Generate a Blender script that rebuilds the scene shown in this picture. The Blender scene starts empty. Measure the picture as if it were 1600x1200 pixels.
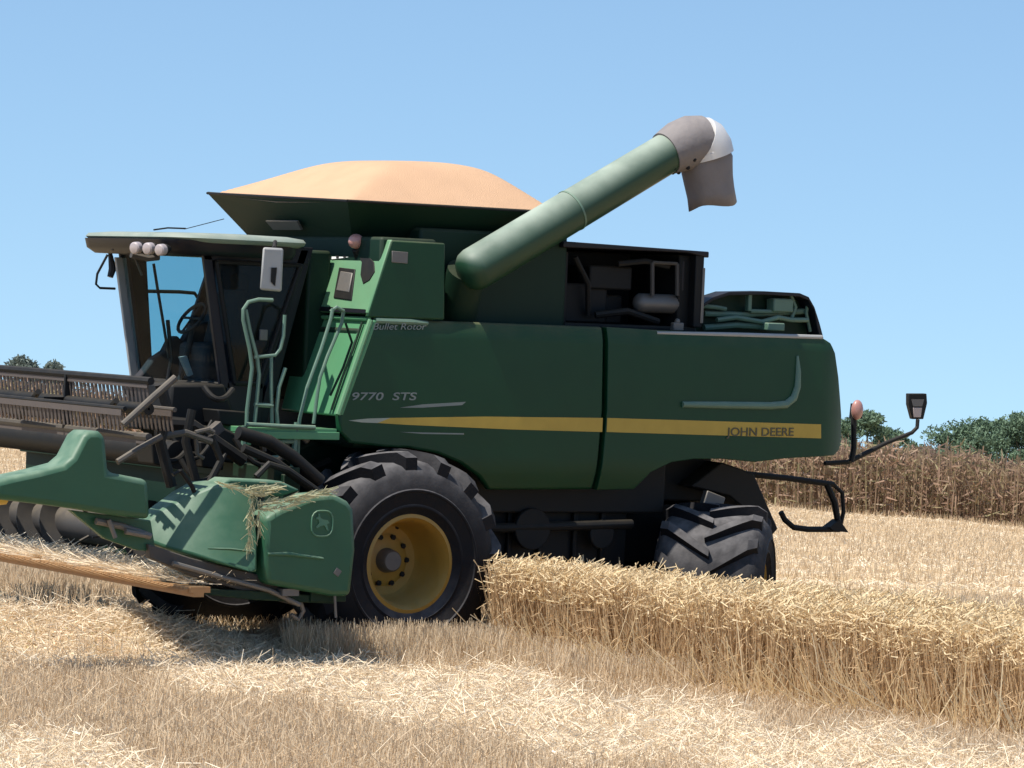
import bpy, bmesh, math, random
import numpy as np
from mathutils import Vector as V, Matrix, Euler
random.seed(7); rng = np.random.default_rng(7)
S = bpy.context.scene
COL = S.collection
PI = math.pi

# ------------------------------------------------------------------ camera
FPX = 5850.0                                   # focal length in photograph pixels (1600 wide)
th = math.radians(33); ro = math.atan(.04); pt = -math.atan(124*math.cos(ro)/FPX)
r0 = V((math.cos(th), -math.sin(th), 0)); hd = V((math.sin(th), math.cos(th), 0))
FW = hd*math.cos(pt) + V((0, 0, math.sin(pt))); up0 = r0.cross(FW)
RT = r0*math.cos(ro) + up0*math.sin(ro); UP = -r0*math.sin(ro) + up0*math.cos(ro)
CP = V((0, -1.95, .88)) - 34*(FW + RT*((641-800)/FPX) - UP*((881-600)/FPX))
cam = bpy.data.cameras.new('camera'); co = bpy.data.objects.new('camera', cam); COL.objects.link(co)
m = Matrix((RT, UP, -FW)).transposed().to_4x4(); m.translation = CP; co.matrix_world = m
cam.sensor_width = 36; cam.lens = FPX*36/1600; cam.clip_end = 9000; cam.clip_start = .5
S.camera = co

def ray(u, v): return FW + RT*((u-800)/FPX) - UP*((v-600)/FPX)
def at(u, v, val, ax=1):                       # the point seen at a photograph pixel on the plane axis = val
    d = ray(u, v); return CP + d*((val-CP[ax])/d[ax])
def atp(u, v, p, n):
    d = ray(u, v); return CP + d*((p-CP).dot(n)/d.dot(n))
def proj(p):                                   # numpy (N,3) -> pixel u, v
    q = p - np.array(CP); z = q@np.array(FW)
    return 800+FPX*(q@np.array(RT))/z, 600-FPX*(q@np.array(UP))/z

# ------------------------------------------------------------------ materials
def mat(name, base, rough=.5, metal=0, dust_lit=0, dust_lit_col=(.40, .31, .19), var=.15, scale=6, coat=0, bump=0, bscale=40, spec=.5):  # paler layer on upward faces: dust, and painted sunlight on some parts
    M = bpy.data.materials.new(name); M.use_nodes = True
    nt = M.node_tree; b = nt.nodes['Principled BSDF']; L = nt.links.new
    b.inputs['Roughness'].default_value = rough; b.inputs['Metallic'].default_value = metal
    b.inputs['Coat Weight'].default_value = coat; b.inputs['Specular IOR Level'].default_value = spec
    tc = nt.nodes.new('ShaderNodeTexCoord')
    nz = nt.nodes.new('ShaderNodeTexNoise'); nz.inputs['Scale'].default_value = scale; nz.inputs['Detail'].default_value = 6
    L(tc.outputs['Object'], nz.inputs['Vector'])
    mx = nt.nodes.new('ShaderNodeMix'); mx.data_type = 'RGBA'
    mx.inputs[6].default_value = (*[c*(1-var) for c in base], 1); mx.inputs[7].default_value = (*[min(1, c*(1+var)) for c in base], 1)
    L(nz.outputs['Fac'], mx.inputs[0]); out = mx.outputs[2]
    if dust_lit:
        n2 = nt.nodes.new('ShaderNodeTexNoise'); n2.inputs['Scale'].default_value = scale*1.7; n2.inputs['Detail'].default_value = 8
        L(tc.outputs['Object'], n2.inputs['Vector'])
        ge = nt.nodes.new('ShaderNodeNewGeometry'); sx = nt.nodes.new('ShaderNodeSeparateXYZ'); L(ge.outputs['Normal'], sx.inputs[0])
        mr = nt.nodes.new('ShaderNodeMapRange'); mr.inputs[1].default_value = 0; mr.inputs[2].default_value = 1; mr.inputs[3].default_value = .0; mr.inputs[4].default_value = 1
        L(sx.outputs['Z'], mr.inputs[0])
        mr2 = nt.nodes.new('ShaderNodeMapRange'); mr2.inputs[1].default_value = .3; mr2.inputs[2].default_value = .75; mr2.inputs[3].default_value = .35; mr2.inputs[4].default_value = 1
        L(n2.outputs['Fac'], mr2.inputs[0])
        a = nt.nodes.new('ShaderNodeMath'); a.operation = 'MULTIPLY'; L(mr.outputs[0], a.inputs[0]); L(mr2.outputs[0], a.inputs[1])
        a2 = nt.nodes.new('ShaderNodeMath'); a2.operation = 'MULTIPLY'; a2.inputs[1].default_value = dust_lit; L(a.outputs[0], a2.inputs[0])
        m2 = nt.nodes.new('ShaderNodeMix'); m2.data_type = 'RGBA'; m2.inputs[7].default_value = (*dust_lit_col, 1)
        L(a2.outputs[0], m2.inputs[0]); L(out, m2.inputs[6]); out = m2.outputs[2]
        r2 = nt.nodes.new('ShaderNodeMapRange'); r2.inputs[3].default_value = rough; r2.inputs[4].default_value = .85
        L(a2.outputs[0], r2.inputs[0]); L(r2.outputs[0], b.inputs['Roughness'])
    L(out, b.inputs['Base Color'])
    if bump:
        n3 = nt.nodes.new('ShaderNodeTexNoise'); n3.inputs['Scale'].default_value = bscale; n3.inputs['Detail'].default_value = 5
        L(tc.outputs['Object'], n3.inputs['Vector'])
        bp = nt.nodes.new('ShaderNodeBump'); bp.inputs['Strength'].default_value = bump; bp.inputs['Distance'].default_value = .02
        L(n3.outputs['Fac'], bp.inputs['Height']); L(bp.outputs[0], b.inputs['Normal'])
    return M

def glass(name, tint, opac, gloss=1):
    M = bpy.data.materials.new(name); M.use_nodes = True; nt = M.node_tree; L = nt.links.new
    nt.nodes.remove(nt.nodes['Principled BSDF']); o = nt.nodes['Material Output']
    tr = nt.nodes.new('ShaderNodeBsdfTransparent'); tr.inputs[0].default_value = (*tint, 1)
    gl = nt.nodes.new('ShaderNodeBsdfGlossy'); gl.inputs['Roughness'].default_value = .03
    df = nt.nodes.new('ShaderNodeBsdfDiffuse'); df.inputs[0].default_value = (.32, .29, .22, 1)
    tc = nt.nodes.new('ShaderNodeTexCoord'); nz = nt.nodes.new('ShaderNodeTexNoise'); nz.inputs['Scale'].default_value = 3; L(tc.outputs['Object'], nz.inputs['Vector'])
    dm = nt.nodes.new('ShaderNodeMath'); dm.operation = 'MULTIPLY'; dm.inputs[1].default_value = opac; L(nz.outputs['Fac'], dm.inputs[0])
    m1 = nt.nodes.new('ShaderNodeMixShader'); L(dm.outputs[0], m1.inputs[0]); L(tr.outputs[0], m1.inputs[1]); L(df.outputs[0], m1.inputs[2])
    lw_ = nt.nodes.new('ShaderNodeLayerWeight'); lw_.inputs[0].default_value = .5; pw = nt.nodes.new('ShaderNodeMath'); pw.operation = 'POWER'; pw.inputs[1].default_value = 4; L(lw_.outputs['Facing'], pw.inputs[0])
    fr = nt.nodes.new('ShaderNodeMath'); fr.operation = 'MULTIPLY_ADD'; fr.inputs[1].default_value = .008; fr.inputs[2].default_value = .012; L(pw.outputs[0], fr.inputs[0])
    m2 = nt.nodes.new('ShaderNodeMixShader'); L(fr.outputs[0], m2.inputs[0]); L(m1.outputs[0], m2.inputs[1]); L(gl.outputs[0], m2.inputs[2])
    L(m2.outputs[0], o.inputs[0]); return M

def stalk(name, cols, rough=.6, trans=.25):
    M = bpy.data.materials.new(name); M.use_nodes = True; nt = M.node_tree; L = nt.links.new
    b = nt.nodes['Principled BSDF']; b.inputs['Roughness'].default_value = rough; b.inputs['Specular IOR Level'].default_value = .25
    ge = nt.nodes.new('ShaderNodeNewGeometry'); cr = nt.nodes.new('ShaderNodeValToRGB')
    L(ge.outputs['Random Per Island'], cr.inputs[0])
    e = cr.color_ramp.elements
    for i, c in enumerate(cols):
        p = i/(len(cols)-1)
        if i == 0: el = e[0]
        elif i == len(cols)-1: el = e[-1]
        else: el = e.new(p)
        el.position = p; el.color = (*c, 1)
    L(cr.outputs[0], b.inputs['Base Color'])
    o = nt.nodes['Material Output']; t = nt.nodes.new('ShaderNodeBsdfTranslucent'); L(cr.outputs[0], t.inputs[0])
    mx = nt.nodes.new('ShaderNodeMixShader'); mx.inputs[0].default_value = trans
    L(b.outputs[0], mx.inputs[1]); L(t.outputs[0], mx.inputs[2]); L(mx.outputs[0], o.inputs[0]); return M

GREEN_SHADED = mat('green_paint_shaded', (.0030, .041, .0165), .38, dust_lit=.34, scale=2.2, spec=.27, bump=.12, bscale=2.2)  # body green with the shade of the side panels put into the colour
PALEG = mat('lit_pale_green', (.085, .160, .118), .5, dust_lit=.45, dust_lit_col=(.36,.38,.28), scale=5)  # sunlight put into the green of ridge, edges, pipes and handrails
GREEN_LIT = mat('green_paint_lit', (.070, .225, .110), .42, dust_lit=.16, scale=2.2, spec=.35)  # lit copy of the body green for the sunlit front panel
GREENU = mat('faded_green_paint', (.105, .245, .130), .48, dust_lit=.25, scale=3, spec=.3)
GREENP = mat('green_poly', (.020, .085, .046), .42, dust_lit=.55, dust_lit_col=(.34,.42,.31), bump=.1, bscale=3, scale=4, spec=.35)  # strong upward layer paints the lit pale edges of the shields
AUGG = mat('green_auger_paint', (.013, .048, .026), .42, dust_lit=.95, dust_lit_col=(.44,.50,.42), scale=1.1, spec=.35)  # pale upward layer paints the sunlit top half of the auger
ROOFM = mat('cab_roof_paint', (.16, .21, .18), .5, dust_lit=.6, dust_lit_col=(.36,.36,.29), scale=3)
DARKG = mat('dark_green_frame', (.004, .021, .011), .6, dust_lit=.12, scale=3, spec=.25)
BLACK = mat('black_steel', (.006, .007, .008), .6, dust_lit=.10, scale=5, spec=.25)
NAVY = mat('black_trim', (.005, .006, .011), .45, dust_lit=.05, spec=.3)
GREY = mat('grey_steel', (.13, .125, .12), .5, .3, dust_lit=.35, scale=8)
LGREY = mat('light_grey_plastic', (.30, .31, .31), .5, dust_lit=.2)
STEEL = mat('bright_steel', (.60, .59, .58), .5, .15)
DGREY = mat('grimy_steel', (.05, .047, .045), .6, .2, dust_lit=.3, scale=8)
SILV = mat('muffler_metal', (.13, .127, .125), .5, .4, dust_lit=.2)
RUBBER = mat('tyre_rubber', (.008, .008, .010), .75, dust_lit=.85, dust_lit_col=(.20, .19, .19), scale=5, bump=.2, spec=.2)
BOOT = mat('rubber_boot', (.16, .145, .145), .7, dust_lit=.35, dust_lit_col=(.36, .31, .27), scale=6, bump=.5, bscale=9)
YEL = mat('yellow_rim_paint', (.34, .20, .035), .5, dust_lit=.5, dust_lit_col=(.44, .33, .15), scale=5)
STRIPE = mat('yellow_decal', (.44, .30, .055), .5, dust_lit=.1, spec=.3)
CREAM = mat('pale_decal', (.30, .33, .27), .45)
DKTXT = mat('dark_lettering', (.07, .06, .03), .5)
LTXT = mat('silver_lettering', (.16, .19, .18), .5)
LENS = mat('lamp_lens', (.36, .31, .30), .35, coat=.3)
RED = mat('red_lens', (.30, .06, .05), .35, coat=.5)
AMBER = mat('amber_lens', (.40, .20, .17), .4, coat=.5)
WHITE = mat('white_plate', (.75, .76, .75), .5)
RUST = mat('worn_rusty_steel', (.36, .20, .085), .6, .2, dust_lit=.4, scale=12)
SEAT = mat('dark_upholstery', (.018, .018, .022), .8)
TINE = mat('dusty_tine_plastic', (.075, .061, .055), .7, dust_lit=.2)
ROPE = mat('straw_twine', (.55, .46, .26), .8)
G_CLEAR = glass('clear_glass', (.62, .80, .84), .03)
G_SHADE = glass('tinted_glass', (.30, .36, .40), .05)

# ------------------------------------------------------------------ mesh builder
class MB:
    def __init__(s): s.v = []; s.f = []
    def add(s, vs, fs):
        o = len(s.v); s.v += [V(p) for p in vs]; s.f += [tuple(i+o for i in f) for f in fs]; return s
    def box(s, lo, hi, rot=None, piv=None):
        x0, y0, z0 = lo; x1, y1, z1 = hi
        vs = [V(p) for p in ((x0,y0,z0),(x1,y0,z0),(x1,y1,z0),(x0,y1,z0),(x0,y0,z1),(x1,y0,z1),(x1,y1,z1),(x0,y1,z1))]
        if rot:
            c = V(piv) if piv else (V(lo)+V(hi))/2; R = Euler(rot).to_matrix(); vs = [c+R@(p-c) for p in vs]
        return s.add(vs, [(0,3,2,1),(4,5,6,7),(0,1,5,4),(1,2,6,5),(2,3,7,6),(3,0,4,7)])
    def prism(s, pts, ext):
        n = len(pts); pts = [V(p) for p in pts]; e = V(ext)
        return s.add(pts+[p+e for p in pts], [tuple(range(n)), tuple(range(2*n-1, n-1, -1))] + [(i, i+n, (i+1)%n+n, (i+1)%n) for i in range(n)])
    def tube(s, path, r, n=8, cap=True, sq=None):
        P = [V(p) for p in path]; k = len(P); rs = r if isinstance(r, (list, tuple)) else [r]*k
        T = [(P[min(i+1, k-1)]-P[max(i-1, 0)]).normalized() for i in range(k)]
        a = T[0].orthogonal().normalized(); vs = []
        for i in range(k):
            a = (a - T[i]*a.dot(T[i])).normalized(); b = T[i].cross(a)
            for j in range(n):
                w = 2*PI*j/n; d = (a*math.cos(w)+b*math.sin(w))*rs[i]
                if sq: d = V((d.x*sq[0], d.y*sq[1], d.z*sq[2]))
                vs.append(P[i]+d)
        fs = [(i*n+j, i*n+(j+1)%n, (i+1)*n+(j+1)%n, (i+1)*n+j) for i in range(k-1) for j in range(n)]
        if cap: fs += [tuple(range(n-1, -1, -1)), tuple((k-1)*n+j for j in range(n))]
        return s.add(vs, fs)
    def lathe(s, prof, c=(0,0,0), ax='y', n=48, close=False):   # prof: (radius, along)
        c = V(c); vs = []
        for r, a in prof:
            for j in range(n):
                w = 2*PI*j/n; x, z = r*math.cos(w), r*math.sin(w)
                vs.append(c + (V((x, a, z)) if ax == 'y' else V((a, x, z)) if ax == 'x' else V((x, z, a))))
        k = len(prof); fs = [(i*n+j, (i+1)*n+j, (i+1)*n+(j+1)%n, i*n+(j+1)%n) for i in range(k-1) for j in range(n)]
        if close: fs += [((k-1)*n+j, j, (j+1)%n, (k-1)*n+(j+1)%n) for j in range(n)]
        return s.add(vs, fs)
    def loft(s, secs, cap=True):
        n = len(secs[0]); vs = [p for q in secs for p in q]; k = len(secs)
        fs = [(i*n+j, i*n+(j+1)%n, (i+1)*n+(j+1)%n, (i+1)*n+j) for i in range(k-1) for j in range(n)]
        if cap: fs += [tuple(range(n-1, -1, -1)), tuple((k-1)*n+j for j in range(n))]
        return s.add(vs, fs)
    def disc(s, c, r, th_, ax='y', n=24): return s.lathe([(0.001, 0), (r, 0), (r, th_), (0.001, th_)], c, ax, n)
    def ball(s, c, r, n=16, k=9, sq=(1,1,1)):
        c = V(c); vs = []; 
        for i in range(k+1):
            p = PI*i/k
            for j in range(n):
                w = 2*PI*j/n; q = V((math.sin(p)*math.cos(w)*sq[0], math.sin(p)*math.sin(w)*sq[1], math.cos(p)*sq[2]))*r
                vs.append(c+q)
        return s.add(vs, [(i*n+j, (i+1)*n+j, (i+1)*n+(j+1)%n, i*n+(j+1)%n) for i in range(k) for j in range(n)])
    def build(s, name, m, parent=None, bevel=0, smooth=35, segs=2, cuts=None, warp=None):
        me = bpy.data.meshes.new(name); me.from_pydata(s.v, [], s.f)
        bm = bmesh.new(); bm.from_mesh(me); bmesh.ops.remove_doubles(bm, verts=bm.verts, dist=1e-5)
        if cuts:
            for c_, n_ in cuts: bmesh.ops.bisect_plane(bm, geom=bm.verts[:]+bm.edges[:]+bm.faces[:], plane_co=c_, plane_no=n_)
        bmesh.ops.recalc_face_normals(bm, faces=bm.faces)
        if warp:
            for v in bm.verts: v.co = warp(v.co)
        bm.to_mesh(me); bm.free()
        me.materials.append(m)
        if smooth: me.shade_smooth(); me.set_sharp_from_angle(angle=math.radians(smooth))
        o = bpy.data.objects.new(name, me); COL.objects.link(o)
        if parent: o.parent = parent
        if bevel:
            b = o.modifiers.new('bevel', 'BEVEL'); b.width = bevel; b.segments = segs; b.limit_method = 'ANGLE'; b.angle_limit = math.radians(40); b.harden_normals = False
        return o

def build_each(mb, name, m, parent=None, **k):     # every loose piece becomes an object of its own
    par = list(range(len(mb.v)))
    def fd(i):
        while par[i] != i: par[i] = par[par[i]]; i = par[i]
        return i
    for f in mb.f:
        a = fd(f[0])
        for i in f[1:]: par[fd(i)] = a
    grp = {}
    for f in mb.f: grp.setdefault(fd(f[0]), []).append(f)
    for fs in grp.values():
        ids = sorted({i for f in fs for i in f}); ix = {i: j for j, i in enumerate(ids)}
        q = MB(); q.add([mb.v[i] for i in ids], [tuple(ix[i] for i in f) for f in fs]); q.build(name, m, parent, **k)

def tag(o, label=None, cat=None, group=None, kind=None):
    if label: o['label'] = label
    if cat: o['category'] = cat
    if group: o['group'] = group
    if kind: o['kind'] = kind
    return o
def empty(name, loc, parent=None):
    o = bpy.data.objects.new(name, None); COL.objects.link(o); o.location = loc; o.empty_display_size = .2
    if parent: o.parent = parent
    return o
def text(body, name, m, u0_, v0_, u1_, hpx, y, parent, slant=0, bold=0):
    cu = bpy.data.curves.new(name, 'FONT'); cu.body = body; cu.extrude = .002; cu.offset = bold; cu.shear = slant
    t = bpy.data.objects.new(name, cu); COL.objects.link(t); bpy.context.view_layer.update()
    me = bpy.data.meshes.new_from_object(t.evaluated_get(bpy.context.evaluated_depsgraph_get()))
    bpy.data.objects.remove(t)
    a = at(u0_, v0_, y); b = at(u1_, v0_, y); c = at(u0_, v0_-hpx, y)
    xs = [v.co.x for v in me.vertices]; ys = [v.co.y for v in me.vertices]
    sx = (b.x-a.x)/(max(xs)-min(xs)); sy = (c.z-a.z)/max(ys); x0 = min(xs); dz = (b.z-a.z)/(max(xs)-x0)
    for v in me.vertices:
        x, yy, z = v.co; v.co = V((a.x+(x-x0)*sx, y-z, a.z+yy*sy+(x-x0)*dz))
    me.materials.clear(); me.materials.append(m); me.name = name
    o = bpy.data.objects.new(name, me); COL.objects.link(o); o.parent = parent; return o
def px(pts, val, ax=1): return [at(u, v, val, ax) for u, v in pts]

# ================================================================== COMBINE
CH = empty('combine_harvester', (0, 0, 0))
tag(CH, 'large green combine harvester with yellow side stripe standing in the cut wheat field', 'combine harvester')
NY = -1.62

def curl(p):
    q = p.copy(); s_ = 1 if p.y < 0 else -1
    if p.z > 2.92: q.y += s_*((p.z-2.92)/.18)**2*.04
    if p.z < 1.85: q.y += s_*((1.85-p.z)/.3)**2*.06
    if p.x > 4.85: q.y += s_*((p.x-4.85)/.36)**2*.10
    return q
cuts = [((0,0,z), (0,0,1)) for z in (1.6,1.7,1.78,1.85,2.92,2.97,3.02,3.06)] + [((x,0,0), (1,0,0)) for x in (4.85,4.93,5.0,5.06,5.12,5.17)]
door_px = [(585,498),(700,502),(944,511),(942,640),(937,700),(931,765),(770,766),(752,745),(722,724),(684,708),(640,700),(600,698),(548,692),(532,676),(530,650)]
rear_px = [(951,511),(1030,516),(1286,527),(1300,536),(1308,552),(1316,590),(1325,650),(1325,692),(1320,704),(1308,712),(1230,716),(1180,722),(1130,717),(1085,717),(1050,722),(1018,738),(996,765),(938,766),(944,700),(949,640)]
sp = []
for nm, pp in (('side_panel', door_px), ('side_panel', rear_px)):
    pts = px(pp, NY)
    sp.append(MB().prism(pts, (0, .09, 0)).build(nm, GREEN_SHADED, CH, bevel=.022, cuts=cuts, warp=curl))
    MB().prism([V((p.x, -NY-.09, p.z)) for p in pts], (0, .09, 0)).build(nm, GREEN_SHADED, CH, bevel=.022, cuts=cuts, warp=curl)
tag(sp[0], 'front side door panel with silver model number'); tag(sp[1], 'rear side panel with dark lettering on its stripe')
# yellow stripe, decals and pale streaks (raised foils)
e4 = (0, .004, 0); YS = NY-.004
MB().prism(px([(610,653),(760,651),(942,653),(941,675),(800,671),(640,664),(590,661)], YS), e4).build('stripe', STRIPE, sp[0], smooth=0)
MB().prism(px([(545,657),(575,654),(610,653),(590,661),(565,660)], YS), e4).build('stripe_tip', CREAM, sp[0], smooth=0)
MB().prism(px([(949,653),(1283,663),(1283,685),(948,675)], YS), e4).build('stripe', STRIPE, sp[1], smooth=0)
MB().prism(px([(625,637),(660,632),(728,628),(722,633),(660,637)], YS), e4).build('pale_streak', LTXT, sp[0], smooth=0)  # streak of reflected sky, painted as a pale strip
MB().prism(px([(625,675),(725,677),(725,679),(660,678)], YS), e4).build('pale_streak', LTXT, sp[0], smooth=0)
text('JOHN DEERE', 'lettering', DKTXT, 1135, 681, 1240, 13, YS-.004, sp[1], bold=.01)
text('9770  STS', 'lettering', LTXT, 550, 625, 651, 12, YS, sp[0], slant=.15, bold=.012)
text('Bullet Rotor', 'lettering', LTXT, 583, 515, 666, 10, YS-.0, sp[0], slant=.2, bold=.0)
# pressed ridge on the rear panel and pale tubes painting the lit top edges
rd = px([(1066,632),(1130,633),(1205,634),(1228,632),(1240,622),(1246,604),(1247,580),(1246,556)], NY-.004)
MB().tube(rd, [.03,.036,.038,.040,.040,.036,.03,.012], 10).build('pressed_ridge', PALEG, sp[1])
MB().tube(px([(586,501),(640,503),(668,505)], NY+.02), [.03,.032,.02], 8).build('lit_top_edge', PALEG, sp[0])
MB().tube(px([(1026,520),(1150,523),(1284,527)], NY+.03), [.016,.022,.022], 8).build('lit_top_edge', LGREY, sp[1])
# core hull
zc = 3.0
c = MB()
c.box((.25,-1.3,1.98),(4.95,1.3,2.98)); c.box((-.35,-1.45,1.9),(.25,1.45,3.0))
c.build('body_core', DARKG, CH, bevel=.03)
MB().box((.25,-1.25,1.3),(3.3,1.25,1.97)).box((3.3,-.9,1.4),(4.1,.9,1.97)).build('inner_frame', BLACK, CH, bevel=.02)
c = MB().prism([(4.6,-1.5,2.02),(5.12,-1.5,1.98),(5.16,-1.5,2.4),(5.06,-1.5,2.85),(4.9,-1.5,3.03),(4.6,-1.5,3.03)], (0,3.0,0))
c.build('rear_hood', GREEN_SHADED, CH, bevel=.04)
c = MB(); c.box((1.15,-1.12,.72),(2.95,1.12,1.36)); c.box((2.95,-.8,.8),(4.3,.8,1.36))
for x in (1.25,1.55,1.9,2.3,2.62): c.box((x,-1.17,.75),(x+.05,-1.12,1.34))
c.tube([(1.1,-1.25,1.15),(2.9,-1.28,1.2)], .05); c.disc((1.75,-1.3,1.15), .2, .06); c.disc((2.55,-1.3,1.1), .14, .06)
c.build('underbody', BLACK, CH, bevel=.01)
# front axle / final drives
MB().tube([(0,-1.3,.88),(0,1.3,.88)], .17, 16).box((-.35,-1.15,.8),(.45,1.15,1.5)).build('front_axle', DARKG, CH, bevel=.02)
MB().tube([(3.6,-1.35,.7),(3.6,1.35,.7)], .11, 12).box((3.4,-.25,.6),(3.8,.25,1.4)).build('rear_axle', BLACK, CH, bevel=.02)
# straw chopper hood at the tail
ch = px([(1128,722),(1178,740),(1216,826),(1206,838),(1170,800),(1140,775),(1080,760)], -1.15)
MB().prism(ch, (0,2.3,0)).build('straw_chopper', BLACK, CH, bevel=.015)
MB().box((3.75,-1.3,1.36),(3.98,-1.22,1.5), (0,.3,0)).build('bracket', GREY, CH, bevel=.01)

# ---- front panel (faces forward beside the cab) and the tank corner above it
A0 = at(530,650,NY); A1 = at(583,497,NY); nrm = (A1-A0).cross(V((0,1,0))).normalized()
def fp(u, v): return atp(u, v, A1, nrm)
up_n = (at(612,373,NY)-at(574,492,NY)).cross(V((0,1,0))).normalized()
U1 = at(574,492,NY)
def fu(u, v): return atp(u, v, U1, up_n)
lowp = [fp(583,499), A0, fp(438,641), fp(474,492)]
lowp[1] = fp(530,650)
lo_o = MB().prism(lowp, V((.05,0,-.01))).build('front_panel', GREEN_LIT, CH, bevel=.018)
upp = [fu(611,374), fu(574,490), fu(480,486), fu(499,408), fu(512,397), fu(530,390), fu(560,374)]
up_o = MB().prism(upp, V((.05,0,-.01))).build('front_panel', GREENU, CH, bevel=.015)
tag(lo_o, 'bright lower front panel behind the handrails'); tag(up_o, 'upper front panel with a vent slot')
# edge rail of the lower panel, seam, vents
MB().tube([fp(582,500)-V((.02,0,0)), fp(556,575)-V((.02,0,0)), fp(531,648)-V((.02,0,0))], .026).build('edge_trim', GREENU, lo_o)
MB().tube([fp(478,494)-V((.02,0,0)), fp(580,499)-V((.02,0,0))], .02).build('edge_trim', GREEN_LIT, lo_o)
def off(p, d, n_=None): return p - (n_ or up_n)*d*(1 if (n_ or up_n).x > 0 else -1)
def slab(pts, d, th_, n_):
    s_ = 1 if n_.x > 0 else -1
    return MB().prism([p - n_*s_*d for p in pts], n_*s_*th_)
slab([fu(*q) for q in [(531,418),(556,421),(550,470),(522,466)]], .012, .02, up_n).build('vent_frame', BLACK, up_o, bevel=.008)
slab([fu(*q) for q in [(534,424),(553,427),(547,458),(527,455)]], .018, .02, up_n).build('vent', GREY, up_o, bevel=.01)
slab([fu(*q) for q in [(520,391),(548,386),(551,402),(519,406)]], .010, .02, up_n).build('reflector_sticker', WHITE, up_o, bevel=.004)
slab([fu(*q) for q in [(527,389),(531,388),(531,404),(527,404)]], .014, .02, up_n).build('sticker_bar', BLACK, up_o)
slab([fu(*q) for q in [(537,388),(540,388),(542,403),(538,403)]], .014, .02, up_n).build('sticker_bar', BLACK, up_o)
slab([fu(*q) for q in [(558,395),(574,398),(585,410),(586,425),(578,438),(568,444),(564,430),(566,410)]], .008, .02, up_n).build('lamp_recess', BLACK, up_o, bevel=.004)
bp_ = fu(565,381)
MB().ball(bp_-V((.06,0,-.02)), .075, sq=(1,1,.95)).build('beacon_lamp', AMBER, up_o)
MB().tube([bp_+V((.02,.02,-.16)), bp_+V((-.05,.0,-.05))], .05).build('beacon_stem', BLACK, up_o)
slab([fp(*q) for q in [(465,552),(474,548),(470,562),(461,566)]], .003, .01, nrm).build('warning_sticker', BLACK, lo_o)
slab([fu(*q) for q in [(484,478),(572,484),(571,490),(482,485)]], .012, .02, up_n).build('panel_seam', NAVY, up_o)
# tank side (tower side) with number plate
tw = MB().prism(px([(612,375),(696,380),(695,500),(574,496)], NY), (0,.06,0)).build('tank_side', GREEN_SHADED, CH, bevel=.015)
MB().prism(px([(613,392),(638,394),(637,412),(613,410)], NY-.012), (0,.02,0)).build('number_plate', GREY, tw, bevel=.004)
c = MB().box((-.2,-1.55,3.0),(.4,1.5,3.84)); c.box((.4,-1.25,2.95),(2.05,1.3,3.95)); c.box((-.5,-.75,2.3),(-.25,1.2,3.7))
c.build('grain_tank', DARKG, CH, bevel=.03)
# ---- flared grain tank extension
t0, t1 = at(543,314,-1.35), at(850,330,-1.35)
TX0, TX1, TZ, TZA = t0.x, t1.x+.85, 4.155, at(328,302,1.35).z
XN = t1.x+.24
top = [V((TX0,-1.35,TZ)), V((XN,-1.35,TZ)), V((TX1,1.35,TZ+.03)), V((TX0,1.35,TZA))]
bot = [V((TX0+.28,-.98,3.82)), V((XN-.3,-.98,3.82)), V((TX1-.3,.98,3.82)), V((TX0+.28,.98,3.82))]
ex = MB()
for i in range(4):
    j = (i+1)%4; n_ = (top[j]-top[i]).cross(bot[i]-top[i]).normalized()*.02
    ex.prism([top[i], top[j], bot[j], bot[i]], n_)
ex_o = ex.build('grain_tank_extension', DARKG, CH)
MB().tube(top+[top[0]], .013, 6).build('rim', BLACK, ex_o)
MB().prism([V((TX0-.02+.14,-.25,3.98)), V((TX0+.12,.35,3.98)), V((TX0+.19,.32,3.90)), V((TX0+.19,-.22,3.90))], V((-.02,0,-.01))).build('sticker', GREY, ex_o)
# ---- unloading auger
ax0, ax1 = at(742,420,-1.6), at(1048,236,-1.6); dA = (ax1-ax0).normalized()
au = MB().tube([ax0-dA*.15, ax0-dA*.14, ax0-dA*.11, ax0-dA*.06, ax0, ax0+(ax1-ax0)*.5, ax1], [.03,.10,.155,.192,.205,.20,.195], 32)
au_o = au.build('unloading_auger', AUGG, CH)
mid = at(893,329,-1.6)
MB().tube([mid-dA*.010, mid+dA*.010], .206, 32).build('seam_ring', PALEG, au_o)
MB().tube([ax0+V((.02,.16,-.02)), ax0+V((.05,.35,-.3)), ax0+V((.1,.5,-.7))], [.19,.2,.2], 20).build('elbow', DARKG, au_o)
# spout: collar, bright band and hanging rubber boot
sp_ = [at(*q, -1.6) for q in [(1040,240),(1050,235),(1062,229),(1078,222),(1093,222)]]
MB().tube(sp_, [.210,.23,.25,.256,.256], 28).build('collar', BOOT, au_o)
b1 = [at(*q, -1.6) for q in [(1080,224),(1090,222),(1097,230),(1100,242)]]
ba = MB()
k_ = [(1066,228),(1084,220),(1096,226),(1101,238)]
ba.tube([at(*q, -1.6) for q in [(1090,222),(1097,226),(1101,233),(1104,245)]], [.262,.270,.272,.27], 28)
ba.build('elbow_hood', STEEL, au_o)
bo = MB().tube([at(*q, -1.6) for q in [(1102,241),(1104,250),(1105,262),(1108,280),(1112,300),(1115,320)]], [.25,.268,.262,.25,.243,.248], 28, cap=False, sq=(1,.85,1))
def boot_w(p):
    a = math.atan2(p.y+1.6, p.x-at(1108,280,-1.6).x); d = max(0, (4.75-p.z))
    k = 1+.05*math.sin(a*5+1)*min(1, d*2.2)
    return V((at(1108,280,-1.6).x+(p.x-at(1108,280,-1.6).x)*k, -1.6+(p.y+1.6)*k, p.z+.03*math.sin(a*2)*min(1, d*2)))
bo_o = bo.build('rubber_boot', BOOT, au_o, warp=boot_w)
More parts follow.
